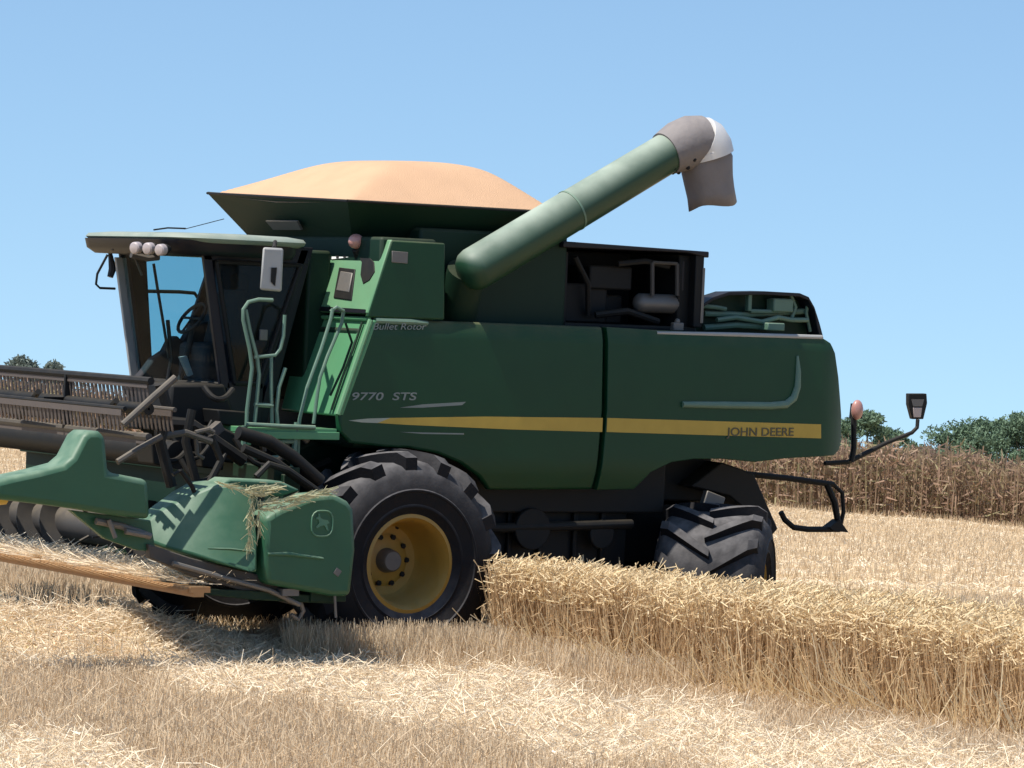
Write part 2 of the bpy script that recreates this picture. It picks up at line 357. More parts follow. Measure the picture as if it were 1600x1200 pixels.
so = bo_o.modifiers.new('thick', 'SOLIDIFY'); so.thickness = .012
c = MB()
for k in range(9):
    w = -2.2+k*.45; c.ball(at(1052,235,-1.6)+V((.24*math.cos(w)*.5,-.24*abs(math.cos(w))*.9, .24*math.sin(w)*.9)), .022, 8, 5)
build_each(c, 'clamp_bolt', BLACK, au_o)

# ---- engine deck
en = MB(); hx0, hx1 = 2.05, 3.6
en.prism([(1.95,-1.32,3.83),(3.4,-1.32,3.84),(3.66,-1.32,3.80),(3.66,-1.32,3.86),(1.95,-1.32,3.89)], (0,2.6,0))
en_o = en.build('engine_cover', NAVY, CH, bevel=.01)
c = MB(); c.box((2.05,-.35,3.0),(3.55,1.2,3.82)); c.box((2.05,-1.25,2.98),(3.6,-.35,3.12)); c.box((1.5,-1.2,3.0),(2.1,-.2,3.8))
c.box((3.40,-1.195,3.0),(3.60,1.2,3.82)); c.build('engine_block', BLACK, en_o, bevel=.02)
c = MB(); c.box((3.52,-1.3,3.12),(3.62,-1.2,3.82)); c.build('post', BLACK, en_o, bevel=.008)
c = MB(); c.box((3.60,-1.31,3.16),(3.63,-1.24,3.7)); c.build('post_edge', GREY, en_o, bevel=.005)
c = MB(); p_ = at(1019,410,-1.2); q_ = at(1019,462,-1.2); p2 = at(1058,412,-1.2); q2 = at(1058,462,-1.2)
c.tube([p_, q_], .022); c.tube([p2, q2], .022); c.tube([p_, p2], .018); c.build('guard_frame', DGREY, en_o)
c = MB().box((p2.x+.05,-1.2,3.45),(3.48,-1.05,3.78)); c.build('air_cleaner', SEAT, en_o, bevel=.04)
mf0, mf1 = at(995,473,-1.1), at(1072,476,-1.1); dm_ = (mf1-mf0).normalized()
MB().tube([mf0-dm_*.03, mf0, mf0+dm_*.03, mf1-dm_*.03, mf1, mf1+dm_*.03], [.03,.075,.095,.095,.075,.03], 20).build('muffler', SILV, en_o)
MB().tube([mf1, mf1+V((.08,0,.1)), mf1+V((.1,.05,.3))], .04).build('exhaust_pipe', BLACK, en_o)
c = MB(); cc = at(925,455,-.9); c.lathe([(.30,0),(.34,.0),(.34,-.05),(.30,-.05)], cc, close=True); 

c = MB(); c.box((2.15,-1.0,3.12),(2.7,-.5,3.5)); c.box((2.45,-1.05,3.45),(2.95,-.6,3.68)); c.box((2.75,-.9,3.12),(2.95,-.6,3.4)); build_each(c, 'engine_part', BLACK, en_o, bevel=.02)
c = MB(); c.tube([(2.7,-1.15,3.7),(3.0,-1.18,3.74),(3.3,-1.15,3.7)], .03); c.tube([(2.5,-1.1,3.2),(2.8,-1.2,3.25),(3.2,-1.15,3.16)], .035); c.tube([(2.2,-1.15,3.75),(2.4,-1.1,3.5),(2.45,-1.05,3.2)], .03)
build_each(c, 'hose', BLACK, en_o)
b_ = at(1058,512,-1.4); MB().box(b_-V((.06,.03,.03)), b_+V((.06,.03,.05))).ball(b_+V((0,0,.06)), .03, 8, 5).build('fuel_cap', GREY, en_o, bevel=.01)
# ---- rear cowl
prof = [(1097,476),(1115,464),(1140,456),(1195,455),(1250,458),(1264,464),(1273,480),(1281,505),(1287,528)]
pts = px(prof, -1.1); ins = [p+V((.0 if i < 7 else -.03, 0, -.035)) for i, p in enumerate(pts)]
rc = MB().prism(pts+ins[::-1], (0,.24,0)).build('rear_cowl', NAVY, CH, bevel=.006)
MB().prism([p+V((0,.20,0)) for p in pts]+[V((pts[-1].x,pts[0].y+.20,3.0)), V((pts[0].x,pts[0].y+.20,3.0))], (0,.03,0)).build('cowl_wall', DARKG, rc)
c = MB()
c.tube(px([(1094,478),(1120,480),(1134,483)], -1.0), .022); c.tube(px([(1172,486),(1200,487),(1226,487)], -1.0), .022)
c.tube(px([(1120,500),(1150,496),(1190,503),(1216,496),(1236,500),(1262,500)], -1.05), .024)
c.tube(px([(1236,462),(1243,480),(1236,500)], -1.0), .02); c.tube(px([(1100,512),(1150,508),(1215,512)], -1.0), .03)
c.tube(px([(1262,470),(1260,490),(1266,518)], -1.0), .018); c.tube(px([(1100,490),(1160,492),(1262,486)], -.95), .03)
build_each(c, 'pipe', PALEG, rc)
a_ = at(1204,487,-1.0); b_ = at(1236,467,-1.0); MB().box((a_.x,-1.05,a_.z),(b_.x,-.92,b_.z)).build('reservoir', PALEG, rc, bevel=.015)
a_ = at(1166,486,-1.0); b_ = at(1173,459,-1.0); MB().box((a_.x,-1.03,a_.z),(b_.x,-.97,b_.z)).build('upright', PALEG, rc, bevel=.008)
a_ = at(1195,516,-1.1); b_ = at(1222,505,-1.1); MB().box((a_.x,-1.15,a_.z),(b_.x,-.95,b_.z)).build('valve_block', PALEG, rc, bevel=.01)
MB().box((3.65,-1.1,2.95),(5.1,1.1,3.02)).build('deck', DARKG, rc)

# ================================================================== CAB
cb = MB(); CYN, CYF = -.85, .85
def tz(p0, p1, w, y): return MB()
aT, aB = at(322,398,CYN), at(350,604,CYN)
zT, zB = aT.z, aB.z
rearx = -.55
rearb = -.98; cb.box((-1.36,-.85,2.05),(rearb,.85,2.46))            # floor tub
cb.prism([(rearx-.05,-.84,3.72),(rearx+.05,-.84,3.72),(rearb+.05,-.84,2.05),(rearb-.05,-.84,2.05)], (0,1.68,0))     # rear wall
cb.box((aT.x-.02,-.85,3.56),(rearx,-.80,3.72)); cb.box((aT.x-.02,.80,3.60),(rearx,.85,3.72))
for y in (CYN, CYF-.05):                               # A and B pillars
    cb.prism([(aT.x-.03,y,3.62),(aT.x+.06,y,3.62),(aB.x+.07,y,2.4),(aB.x-.03,y,2.4)], (0,.05,0))
    cb.prism([(rearx-.09,y,3.7),(rearx,y,3.7),(rearb,y,2.4),(rearb-.09,y,2.4)], (0,.05,0))
pf = at(326,405,CYF); 
cab = cb.build('cab', NAVY, CH, bevel=.008)
# windshield, curved
n_ = 12; secs = []
for k in range(n_+1):
    t = k/n_; y = CYN+.03+(CYF-CYN-.06)*t; bl = .24*(1-(2*t-1)**2)
    secs.append((V((aT.x-bl,y,3.62)), V((aB.x-bl*.9,y,2.42))))
ws = MB(); ws.add([p for s_ in secs for p in s_], [(2*i,2*i+1,2*i+3,2*i+2) for i in range(n_)])
ws.build('windshield', G_CLEAR, cab)
gs = MB(); gs.tube([s_[0] for s_ in secs], .03, 6); gs.tube([s_[1] for s_ in secs], .035, 6)
build_each(gs, 'windshield_frame', BLACK, cab)
fs_ = secs[-3]; fe_ = secs[-1]
MB().prism(px([(181,402),(198,402),(222,594),(206,594)], .80), (0,.04,0)).build('windshield_glint', LGREY, cab, bevel=.006)  # grey strip stands in for sky reflected in the windshield's far edge
MB().prism(px([(198,402),(229,402),(237,545),(240,596),(222,596)], .84), (0,.05,0)).build('far_pillar', BLACK, cab, bevel=.006)
MB().prism(px([(353,400),(343,465),(330,545),(326,600),(520,600),(520,400)], .86), (0,.03,0)).build('far_wall', NAVY, cab)
# door (near) with frame, far window
dr = MB().prism([(aT.x+.10,CYN-.01,3.55),(rearx-.10,CYN-.01,3.55),(rearb-.06,CYN-.01,2.45),(aB.x+.10,CYN-.01,2.45)], (0,.012,0))
dr_o = dr.build('door', G_SHADE, cab)
c = MB(); pth = [V((aT.x+.10,CYN-.02,3.55)), V((rearx-.10,CYN-.02,3.55)), V((rearb-.06,CYN-.02,2.45)), V((aB.x+.10,CYN-.02,2.45))]
for i in range(4): c.tube([pth[i], pth[(i+1)%4]], .022, 6)
c.build('door_frame', BLACK, dr_o)
MB().box((rearb-.08,CYN-.05,2.85),(rearb,CYN-.02,2.95)).build('door_handle', GREY, dr_o, bevel=.008)
MB().prism([(aT.x+.06,CYF-.03,3.6),(rearx-.09,CYF-.03,3.6),(rearb-.05,CYF-.03,2.46),(aB.x+.06,CYF-.03,2.46)], (0,.01,0)).build('side_window', G_CLEAR, cab)
# inside: far console wall, seat, column, wheel
c = MB(); c.prism(px([(200,606),(225,580),(240,560),(258,548),(266,532),(278,524),(286,534),(300,512),(318,504),(345,500),(420,500),(420,620),(205,620)], .4), (0,.12,0))
c.build('console', SEAT, cab, bevel=.02)
c = MB(); c.box((-1.3,-.3,2.4),(-.95,.25,2.8)); c.box((-1.0,-.28,2.75),(-.86,.24,3.3), (0,.25,0)); c.box((-.86,-.15,3.28),(-.76,.12,3.46))
c.build('seat', SEAT, cab, bevel=.05)
sc_ = at(300,497,0); c = MB()
rg = [sc_ + V((.17*math.cos(w)*.6, .19*math.sin(w), .17*math.cos(w)*.8)) for w in [2*PI*k/20 for k in range(21)]]
c.tube(rg, .017, 8, cap=False); c.tube([sc_, sc_+V((.02,0,-.1)), sc_+V((-.12,0,-.65))], .03); c.tube([rg[0], rg[10]], .012); c.tube([rg[5], rg[15]], .012)
c.build('steering_wheel', SEAT, cab)
c = MB().tube(px([(240,412),(246,450),(256,510),(264,560)], -.2), .014, 6); c.tube(px([(262,500),(268,560),(262,595)], -.2), .02); c.build('wiper', BLACK, cab)
MB().prism(px([(282,558),(292,556),(302,585),(296,588)], -.3), (0,.05,0)).build('arm_rest', LGREY, cab)
MB().tube(px([(230,455),(280,456),(304,458),(311,468),(308,482),(300,496)], 1.15), .018, 8).build('far_handrail', BLACK, cab)
# roof
rx0, rx1 = -2.02, at(490,378,-1.05).x
def rrect(x0, x1, y, r_, z, n=6):
    P = []
    for cx, cy, a in ((x1-r_, y-r_, 0), (x0+r_*1.6, y-r_*1.6, PI/2), (x0+r_*1.6, -y+r_*1.6, PI), (x1-r_, -y+r_, 1.5*PI)):
        rr = r_ if a in (0, 1.5*PI) else r_*1.6
        for k in range(n+1):
            w = a + k/n*PI/2; P.append(V((cx+rr*math.cos(w), cy+rr*math.sin(w), z)))
    return P
rf = MB().loft([rrect(rx0+.12,rx1-.05,.99,.18,3.705), rrect(rx0+.04,rx1-.01,1.04,.2,3.725), rrect(rx0+.0,rx1,1.06,.2,3.755), rrect(rx0+.02,rx1-.02,1.04,.2,3.785), rrect(rx0+.2,rx1-.12,.92,.2,3.805), rrect(rx0+.6,rx1-.4,.6,.2,3.815)])
rf_o = rf.build('roof', ROOFM, cab, smooth=60)
MB().loft([rrect(rx0+.08,rx1-.1,.96,.16,3.60), rrect(rx0+.0,rx1-.08,1.0,.18,3.65), rrect(rx0-.02,rx1-.08,1.02,.19,3.735), rrect(rx0+.1,rx1-.09,.99,.19,3.745)]).build('visor', NAVY, rf_o, smooth=50)
for u, v, y, r_ in ((216,387,-.62,.056), (236,388,-.78,.056), (255,390,-.94,.054), (163,382,.62,.045)):
    p = at(u, v, y); d = V((-.86,-.4,-.1)).normalized()
    lo_ = MB().tube([p+d*.00, p+d*.055, p+d*.07, p+d*.078], [r_*.98, r_, r_*.8, r_*.3], 16).build('work_light', LENS, rf_o)
    MB().tube([p-d*.09, p-d*.03, p], [r_*.5, r_*.95, r_*1.04], 16).build('light_housing', BLACK, lo_)
MB().tube(px([(172,395),(176,420),(172,433)], .9), [.02,.04,.03], 8).build('far_lamp', NAVY, rf_o)
c = MB().tube(px([(168,398),(152,428),(150,444),(156,450),(180,451)], 1.35), .012, 6); c.build('mirror_loop', BLACK, rf_o)
build_each(MB().tube(px([(288,358),(350,342)], -.2), .004, 5).tube(px([(240,359),(262,356),(290,357)], -.3), .008, 5), 'antenna', BLACK, rf_o)
build_each(MB().tube(px([(175,388),(195,392),(208,402)], .3), .02, 6).tube(px([(190,386),(212,405),(222,430)], .1), .012, 6).tube(px([(205,398),(230,404),(248,402)], -.5), .03, 6), 'lamp_bracket', DGREY, rf_o)
# near mirror
mp = px([(411,386),(443,388),(440,456),(406,453)], -1.35)
mi = MB().prism(mp, V((.05,.09,0))).build('mirror', LGREY, cab, bevel=.02)
MB().prism(px([(424,418),(433,418),(430,447),(423,440)], -1.36), V((.02,.04,0))).build('mirror_bracket', BLACK, mi)
MB().tube([at(428,388,-1.30), at(430,378,-1.1)], .02).build('mirror_arm', BLACK, mi)
# dark bulkhead/steps under the cab
c = MB(); c.box((-1.5,-.8,1.95),(-.9,.85,2.3)); c.box((-.24,-1.45,2.0),(-.05,1.3,2.9)); c.box((-.9,-.5,1.5),(-.3,.6,2.0))
c.build('cab_base', BLACK, CH, bevel=.02)
# ---- platform, handrails, ladder
pz = 2.08
pl_ = MB().box((-1.55,-1.6,pz-.05),(-.62,-.86,pz)).box((-1.58,-1.62,pz-.10),(-.6,-1.57,pz-.03)).box((-1.55,-1.6,pz-.16),(-1.5,-.9,pz-.05)).build('platform', GREEN_LIT, CH, bevel=.006)
PY = -1.55
def rail(pts, y=PY, r=.018, m=PALEG, nm='handrail'): return MB().tube(px(pts, y), r, 8).build(nm, m, CH)
rail([(426,469),(404,468),(388,472),(380,484),(380,500),(390,545),(394,575),(386,640),(384,700),(380,752)])
rail([(384,484),(390,515),(402,560),(405,585),(400,640),(397,668)])
rail([(445,492),(443,525),(438,545),(430,555),(398,558)], r=.017); rail([(424,557),(424,610),(425,662)], r=.016)
rail([(398,632),(426,634)], r=.02); rail([(446,575),(436,605),(432,640),(434,664)], r=.018)
rail([(520,482),(517,498),(502,545),(480,605),(468,655),(464,735)], -1.5, .017); rail([(537,486),(534,505),(512,556),(500,590),(496,615),(490,662)], -1.45, .017)
rail([(516,487),(526,480),(537,486)], -1.47, .017); rail([(566,503),(552,545),(534,592),(518,640)], -1.5, .012, DARKG); rail([(540,505),(550,535),(536,575),(516,618)], -1.45, .012, DARKG)  # the thin dark tubes draw shading and the ladder's reflection on the panel
rail([(385,663),(440,666),(492,668)], -1.62, .02)
ld = MB()
for a_, b_ in (((382,665),(378,752)), ((464,660),(456,745))): ld.tube(px([a_, b_], -1.58), .026, 6)
for v in (690, 715, 740): ld.tube([at(381,v,-1.58), at(461,v,-1.58)], .02, 6)
ld.build('ladder', PALEG, CH)
w_ = at(446,706,-1.3); MB().box(w_-V((.07,.05,.035)), w_+V((.07,.05,.035))).build('step_lamp', WHITE, CH, bevel=.012)
c = MB(); c.tube(px([(425,672),(430,690),(448,700)], -1.35), .045); c.tube(px([(470,678),(480,690)], -1.4), .03); c.tube(px([(407,676),(412,705)], -1.35), .03)
build_each(c, 'hydraulic_fitting', GREY, CH)

# ================================================================== WHEELS
def wheel(R, w, rr, hubd, nl, lugh, name, loc, rz, parent, flat=None, sweep=.36, lw=.085):
    # local: outer face towards -y, axle along y, centre at origin
    h = w/2
    rim = MB().lathe([(rr,-h+.03),(rr+.015,-h+.01),(rr-.02,-h+.0),(rr-.035,-h+.03),(rr-.05,-h+.06),(rr-.06,-h+.13),(rr-.075,-h+.2),(rr-.085,-h+hubd-.06),(rr-.12,-h+hubd-.01),(rr*.55,-h+hubd),(rr*.42,-h+hubd-.04),(.02,-h+hubd-.04),(.02,-h+hubd+.03),(rr-.1,-h+hubd+.03),(rr-.06,h-.1),(rr,h-.03)], n=56)
    ro_ = rim.build(name, YEL, parent, smooth=40)
    hb = MB().lathe([(.001,-h+hubd-.16),(.085,-h+hubd-.16),(.10,-h+hubd-.14),(.115,-h+hubd-.04)], n=24)
    hb.build('hub', GREY, ro_)
    bo = MB()
    for k in range(10):
        a = k*2*PI/10; bo.tube([(rr*.5*math.cos(a),-h+hubd-.045,rr*.5*math.sin(a)),(rr*.5*math.cos(a),-h+hubd+.02,rr*.5*math.sin(a))], .026, 6)
    bo.tube([(rr*.74*math.cos(1.2),-h+hubd-.02,rr*.74*math.sin(1.2)),(rr*.74*math.cos(1.2),-h+hubd+.03,rr*.74*math.sin(1.2))], .022, 8)
    build_each(bo, 'wheel_bolt', BLACK, ro_)
    Rb = R-lugh
    P = [(rr-.01,-h+.03),(rr+.03,-h-.005),(rr+(Rb-rr)*.14,-h-.026),(rr+(Rb-rr)*.16,-h-.038),(rr+(Rb-rr)*.19,-h-.038),(rr+(Rb-rr)*.21,-h-.034),(rr+(Rb-rr)*.42,-h-.054),(rr+(Rb-rr)*.44,-h-.064),(rr+(Rb-rr)*.47,-h-.064),(rr+(Rb-rr)*.49,-h-.055),(rr+(Rb-rr)*.72,-h-.035),(rr+(Rb-rr)*.9,-h+.02),(Rb-.015,-h+.07),(Rb,-h*.5),(Rb+.01,0)]
    P = P + [(r_, -y_) for r_, y_ in P[-2::-1]]
    ty = MB().lathe(P, n=64)
    def rad(y):                                       # carcass radius at width y
        t = abs(y)/h
        return Rb+.01-.012*t*t if t < .8 else Rb-(t-.8)/.2*.06
    for s_ in (-1, 1):
        for k in range(nl):
            a0 = 2*PI*(k+(.5 if s_ > 0 else 0))/nl; ns = 7; vs = []
            for i in range(ns):
                t = i/(ns-1); y = s_*(-.03+t*(h+.035)); a = a0 + sweep*t**1.1
                wl = (lw+.05*t)/R; rb = rad(min(abs(y), h)*1.0)-.02
                rt = R - .012*t*t - (.05 if i == ns-1 else 0)
                if i == ns-1: rb -= .14
                for (da, r_) in ((-wl*.62, rb), (wl*.62, rb), (wl*.48, rt), (-wl*.48, rt)):
                    vs.append(V((r_*math.cos(a+da), y, r_*math.sin(a+da))))
            fs = [(i*4+j, i*4+(j+1)%4, (i+1)*4+(j+1)%4, (i+1)*4+j) for i in range(ns-1) for j in range(4)] + [(3,2,1,0), tuple((ns-1)*4+j for j in range(4))]
            ty.add(vs, fs)
    def fl(p):
        q = p.copy()
        if flat is not None and p.z < flat:
            d = flat-p.z; q.z = flat-.1*d; q.y *= 1+.35*d
        return q
    ty.build('tyre', RUBBER, ro_, smooth=30, warp=fl)
    ro_.location = loc; ro_.rotation_euler = (0, 0, rz)
    return ro_
w1 = wheel(1.03, .62, .44, .46, 16, .085, 'front_wheel', (0,-1.64,.88), 0, CH, flat=-.86, sweep=-.36)
w2 = wheel(.82, .95, .30, .30, 13, .085, 'rear_wheel', (3.74,-1.52,.60), math.radians(46), CH, flat=-.59, sweep=-.46, lw=.075)
def dup(o, loc, rz):
    r = o.copy(); COL.objects.link(r); r.location = loc; r.rotation_euler = (0,0,rz); r.parent = CH
    for ch_ in o.children:
        k = ch_.copy(); COL.objects.link(k); k.parent = r
    return r
dup(w1, (0,1.64,.88), PI); dup(w2, (3.74,1.52,.60), PI+math.radians(46))

# ---- tail lamps and drawbar frame
def lamp(u, v, y, r_, face, m_, stem):
    p = at(u, v, y); 
    return p
p = at(1337,640,-1.0)
tl = MB().tube(px([(1337,640),(1334,655),(1334,700),(1330,722)], -1.0), .03, 8).tube([p+V((.03,.03,-.09)), p+V((.03,.03,.06))], [.07,.06], 10).build('tail_lamp', BLACK, CH)
MB().ball(p-V((.02,.05,0)), .085, sq=(.8,.6,1.2)).build('lens', AMBER, tl)
tl = MB().tube(px([(1288,724),(1325,722),(1345,712),(1385,692),(1425,676),(1433,668),(1434,655)], -.9), [.025,.028,.028,.024,.022,.022,.022], 8)
hp = px([(1420,615),(1448,615),(1449,630),(1443,655),(1426,655),(1420,632)], -.9)
tl.prism(hp, V((.04,.10,0)))
tl = tl.build('tail_lamp', BLACK, CH, bevel=.008)
MB().prism(px([(1424,624),(1444,624),(1441,635),(1427,635)], -.905), V((0,.02,0))).build('reflector', SILV, tl)
MB().prism(px([(1427,637),(1441,637),(1439,652),(1428,652)], -.905), V((0,.02,0))).build('lens', LENS, tl, bevel=.004)
hf = MB(); hf.tube(px([(1160,740),(1230,747),(1302,757)], -.7), .03); hf.tube(px([(1292,757),(1304,785),(1312,830)], -.7), .035); hf.tube(px([(1302,757),(1316,770),(1318,800),(1312,826)], -.65), .022)
hf.tube(px([(1220,800),(1226,812),(1240,824),(1262,827),(1312,827)], -.7), .03)
hf.prism(px([(1296,824),(1312,812),(1326,832),(1304,830)], -.75), V((0,.12,0)))
hf.build('drawbar_frame', BLACK, CH)

# ================================================================== HEADER
HY = -3.3
xc, zcb = at(307,918,HY).x, at(307,918,HY).z
hf = MB()
hf.box((-1.5,HY+.1,.75),(-1.42,3.3,1.3)); hf.box((-1.75,HY+.1,.66),(-1.4,3.3,.78)); hf.box((-1.55,-2.3,1.25),(-1.38,2.9,1.70)); hf.box((-1.62,-2.25,1.62),(-1.36,2.9,1.76))
hf.prism([(xc+.05,HY+.12,zcb-.02),(-2.3,HY+.12,.76),(-1.5,HY+.12,.70),(-1.5,HY+.12,.64),(-2.3,HY+.12,.68),(xc+.05,HY+.12,zcb-.06)], (0,6.5,0))
hf.box((-2.6,3.2,.7),(-1.4,3.3,1.25))
HD = hf.build('header', DARKG, CH, bevel=.008)
tag(HD, 'raised grain header with reel and cutter bar')
# cutter bar with guards
c = MB().box((xc-.03,HY+.05,zcb-.05),(xc+.16,3.3,zcb-.0)); c.box((xc+.0,HY+.05,zcb-.085),(xc+.1,3.3,zcb-.05))
for k in range(84):
    y = HY+.1+k*.0762; c.add([(xc-.02,y-.016,zcb-.05),(xc-.02,y+.016,zcb-.05),(xc-.02,y+.016,zcb-.012),(xc-.02,y-.016,zcb-.012),(xc-.13,y,zcb-.035)], [(0,1,4),(1,2,4),(2,3,4),(3,0,4),(3,2,1,0)])
c.build('cutter_bar', RUST, HD)
# intake auger with flighting
ac = V((-2.05,0,1.05)); c = MB().lathe([(.16,-3.15),(.16,3.15)], ac, n=24)
for s_ in (-1, 1):
    N = 150; vs = []
    for i in range(N+1):
        t = i/N; y = s_*(3.1-t*2.6); w = s_*t*2.6/.5*2*PI
        for r_, dy in ((.16,-.006),(.32,-.004),(.32,.004),(.16,.006)): vs.append(ac+V((r_*math.cos(w), y+dy, r_*math.sin(w))))
    c.add(vs, [(i*4+j, i*4+(j+1)%4, i*4+4+(j+1)%4, i*4+4+j) for i in range(N) for j in range(4)])
for k in range(14):
    w = k*1.1; y = -.5+k*.075; c.tube([ac+V((.1*math.cos(w),y,.1*math.sin(w))), ac+V((.33*math.cos(w),y,.33*math.sin(w)))], .012, 6)
c.build('intake_auger', DGREY, HD, smooth=30)
# reel
RX, RZ, RR = -3.24, at(240,640,-3.24,0).z, .235
sy = at(107,620,RX,0).y; sy2 = at(-60,620,RX,0).y
rl_o = MB().lathe([(.01,-2.95),(.05,-2.95),(.05,2.95),(.01,2.95)], (RX,0,RZ), n=16).build('reel_shaft', BLACK, HD, smooth=40)
for y in (sy, sy2, (sy-2.95)/2-.0):
    c = MB()
    for k in range(4):
        a = PI/2+k*PI/2; p = V((RX+RR*math.cos(a), y, RZ+RR*math.sin(a))); d_ = V((math.cos(a+PI/2)*.035,0,math.sin(a+PI/2)*.035)); o_ = V((RX,y,RZ))
        c.prism([o_-d_, p-d_, p+d_, o_+d_], (0,.03,0))
    if y in (sy, sy2): c.build('reel_spider', BLACK, HD)
for k in range(4):
    a = PI/2+k*PI/2; p = V((RX+RR*math.cos(a), 0, RZ+RR*math.sin(a)))
    c = MB().tube([p+V((0,-2.97,0)), p+V((0,2.97,0))], .034 if k in (0, 2) else .02, 8)
    c.build('reel_bat', BLACK if k in (0, 1) else DGREY, HD)
    c = MB(); n_ = 80; dn = .19 if k != 2 else .03
    for i in range(n_):
        y = -2.9+i*5.8/(n_-1)
        c.prism([p+V((-.012,y-.024,-.02)), p+V((-.012,y+.024,-.02)), p+V((.02,y+.014,-dn)), p+V((.02,y-.014,-dn))], V((.008,0,0)))
    c.box(p+V((-.016,-2.93,-.06)), p+V((-.002,2.93,.0)))
    c.build('reel_tines', TINE, HD, smooth=0)
c = MB()
for u0_, v0_, u1_, v1_ in ((60,612,30,652),(182,626,148,664)):
    c.tube([at(u0_,v0_,RX-RR*.9,0), at(u1_,v1_,RX-.05,0)], .028, 6)
build_each(c, 'reel_stay', BLACK, HD)
q_ = at(0,680,-2.3,0); MB().lathe([(.01,-1.75),(.125,-1.75),(.125,3.2),(.01,3.2)], (-2.3,0,at(235,706,-2.3,0).z), n=24).build('cross_beam', BLACK, HD, smooth=40)
# reel arm, hydraulics
MB().tube(px([(274,590),(240,620),(192,664)], -3.05), .032, 10).build('reel_arm', DGREY, HD)
c = MB().tube(px([(183,722),(215,702),(252,682)], -3.0), .028, 8).tube(px([(252,682),(290,676),(330,690)], -2.6), .03, 8); build_each(c, 'reel_cylinder', DGREY, HD)
c = MB()
c.tube(px([(250,600),(262,640),(250,690),(268,760)], -2.6), .05); c.tube(px([(330,680),(345,720),(322,765)], -2.4), .035); c.tube(px([(300,640),(290,690),(310,765)], -2.2), .04)
c.tube(px([(270,742),(282,735),(300,760),(312,790)], -2.9), .02); c.tube(px([(230,660),(300,665),(380,720)], -2.0), .06)
c.tube(px([(372,676),(420,690),(455,712),(500,752)], -2.2), .06, 14); c.tube(px([(380,700),(430,722),(490,765)], -2.4), .04); c.tube(px([(400,745),(420,725),(450,735),(500,770)], -2.7), .03)
for k in range(9):
    u0_, v0_ = random.uniform(235, 400), random.uniform(600, 720); yy = random.uniform(-2.2, -.9)
    if u0_ < 300 and v0_ < 630: v0_ += 50
    u1_ = u0_+random.uniform(40, 110); sag = random.uniform(15, 45); v1_ = v0_+random.uniform(-15, 30)
    c.tube([at(u0_+(u1_-u0_)*q/8, v0_+(v1_-v0_)*q/8+sag*(1-(q/4-1)**2), yy-.1*math.sin(q*.4)) for q in range(9)], random.uniform(.014,.03), 8)
build_each(c, 'hose', BLACK, HD)
for lo_u, hi_u, lo_v, hi_v, yy in ((262,300,650,700,-1.5),(312,352,690,735,-1.6),(340,392,640,668,-1.3),(236,262,690,730,-1.9)):
    MB().prism(px([(lo_u,lo_v),(hi_u,lo_v+4),(hi_u-3,hi_v),(lo_u+4,hi_v-5)], yy), (0,.3,0)).build('valve_block', BLACK, HD, bevel=.012)
fr_ = MB().prism(px([(268,600),(352,600),(380,690),(300,700),(262,668)], -1.0), (0,.7,0)); fr_.build('cab_support', BLACK, CH, bevel=.03)
MB().prism(px([(300,670),(350,668),(395,690),(400,730),(340,720),(300,705)], -1.5), (0,.6,0)).build('drive_cover', BLACK, HD, bevel=.02)
MB().prism(px([(328,672),(345,658),(352,672),(340,682)], -2.0), (0,.1,0)).build('bracket', DGREY, HD, bevel=.006)
build_each(MB().tube(px([(305,676),(326,671),(334,676)], -2.6), .022).tube(px([(306,677),(308,710),(318,716)], -2.6), .018), 'steel_pipe', DGREY, HD)
# near end shields
def shield(near, ymid, depth, nm, m_, bev=.05, lab=None):
    pts = [at(u, v, y) for u, v, y in near]
    o = MB().prism(pts, (0, depth, 0)).build(nm, m_, HD, bevel=bev, segs=3, smooth=50)
    if lab: o['label'] = lab
    return o
es = shield([(416,808,HY),(440,794,HY),(490,774,HY),(522,771,HY),(545,783,HY),(554,796,HY),(557,860,HY),(549,932,HY),(520,932,HY),(418,913,HY),(412,880,HY)], 0, .35, 'end_shield', GREENP, .05, 'rear end shield with embossed leaping deer emblem')
MB().tube(px([(418,866),(450,866),(505,873)], HY+.0), [.012,.02,.012], 8).build('ridge', GREENP, es)
# emblem: rounded octagon ring and leaping stag, embossed
ec = at(503,818,HY); c = MB(); ring = []
for k in range(25):
    w = 2*PI*k/24; r_ = .105*(1-.06*math.cos(4*w)); ring.append(ec+V((r_*math.cos(w)*1.05, -.004, r_*math.sin(w)*1.1)))
c.tube(ring, .008, 6, cap=False)
stag = [(-.07,.005),(-.05,.03),(-.01,.035),(.02,.05),(.03,.085),(.045,.085),(.04,.06),(.065,.05),(.06,.038),(.04,.035),(.03,.0),(.06,-.03),(.05,-.04),(.015,-.02),(-.02,-.015),(-.05,-.06),(-.065,-.06),(-.045,-.005)]
c.prism([ec+V((-x,-.010,z)) for x, z in stag], (0,.012,0))
c.build('emblem', mat('worn_emblem', (.055,.16,.10), .5, dust_lit=.3), es, smooth=0)
MB().box(at(527,894,HY)-V((.03,.008,.03)), at(527,894,HY)+V((.03,.01,.03)), (0,.6,0)).build('latch', GREY, es, bevel=.004)
ms = MB()
prof_m = [(225,820,-2.75),(238,806,-2.76),(262,792,-2.82),(300,772,-2.92),(335,757,-3.0),(362,756,-3.08),(392,766,-3.16),(398,800,-3.24),(402,840,HY),(403,896,HY),(392,893,HY),(340,880,-3.24),(300,868,-3.12),(262,858,-2.98),(234,848,-2.84)]
pts = [at(u, v, y) for u, v, y in prof_m]
ctr = sum(pts, V((0,0,0)))/len(pts); back = [V((p.x, -2.55, p.z)) for p in pts]; n_ = len(pts)
tri = []
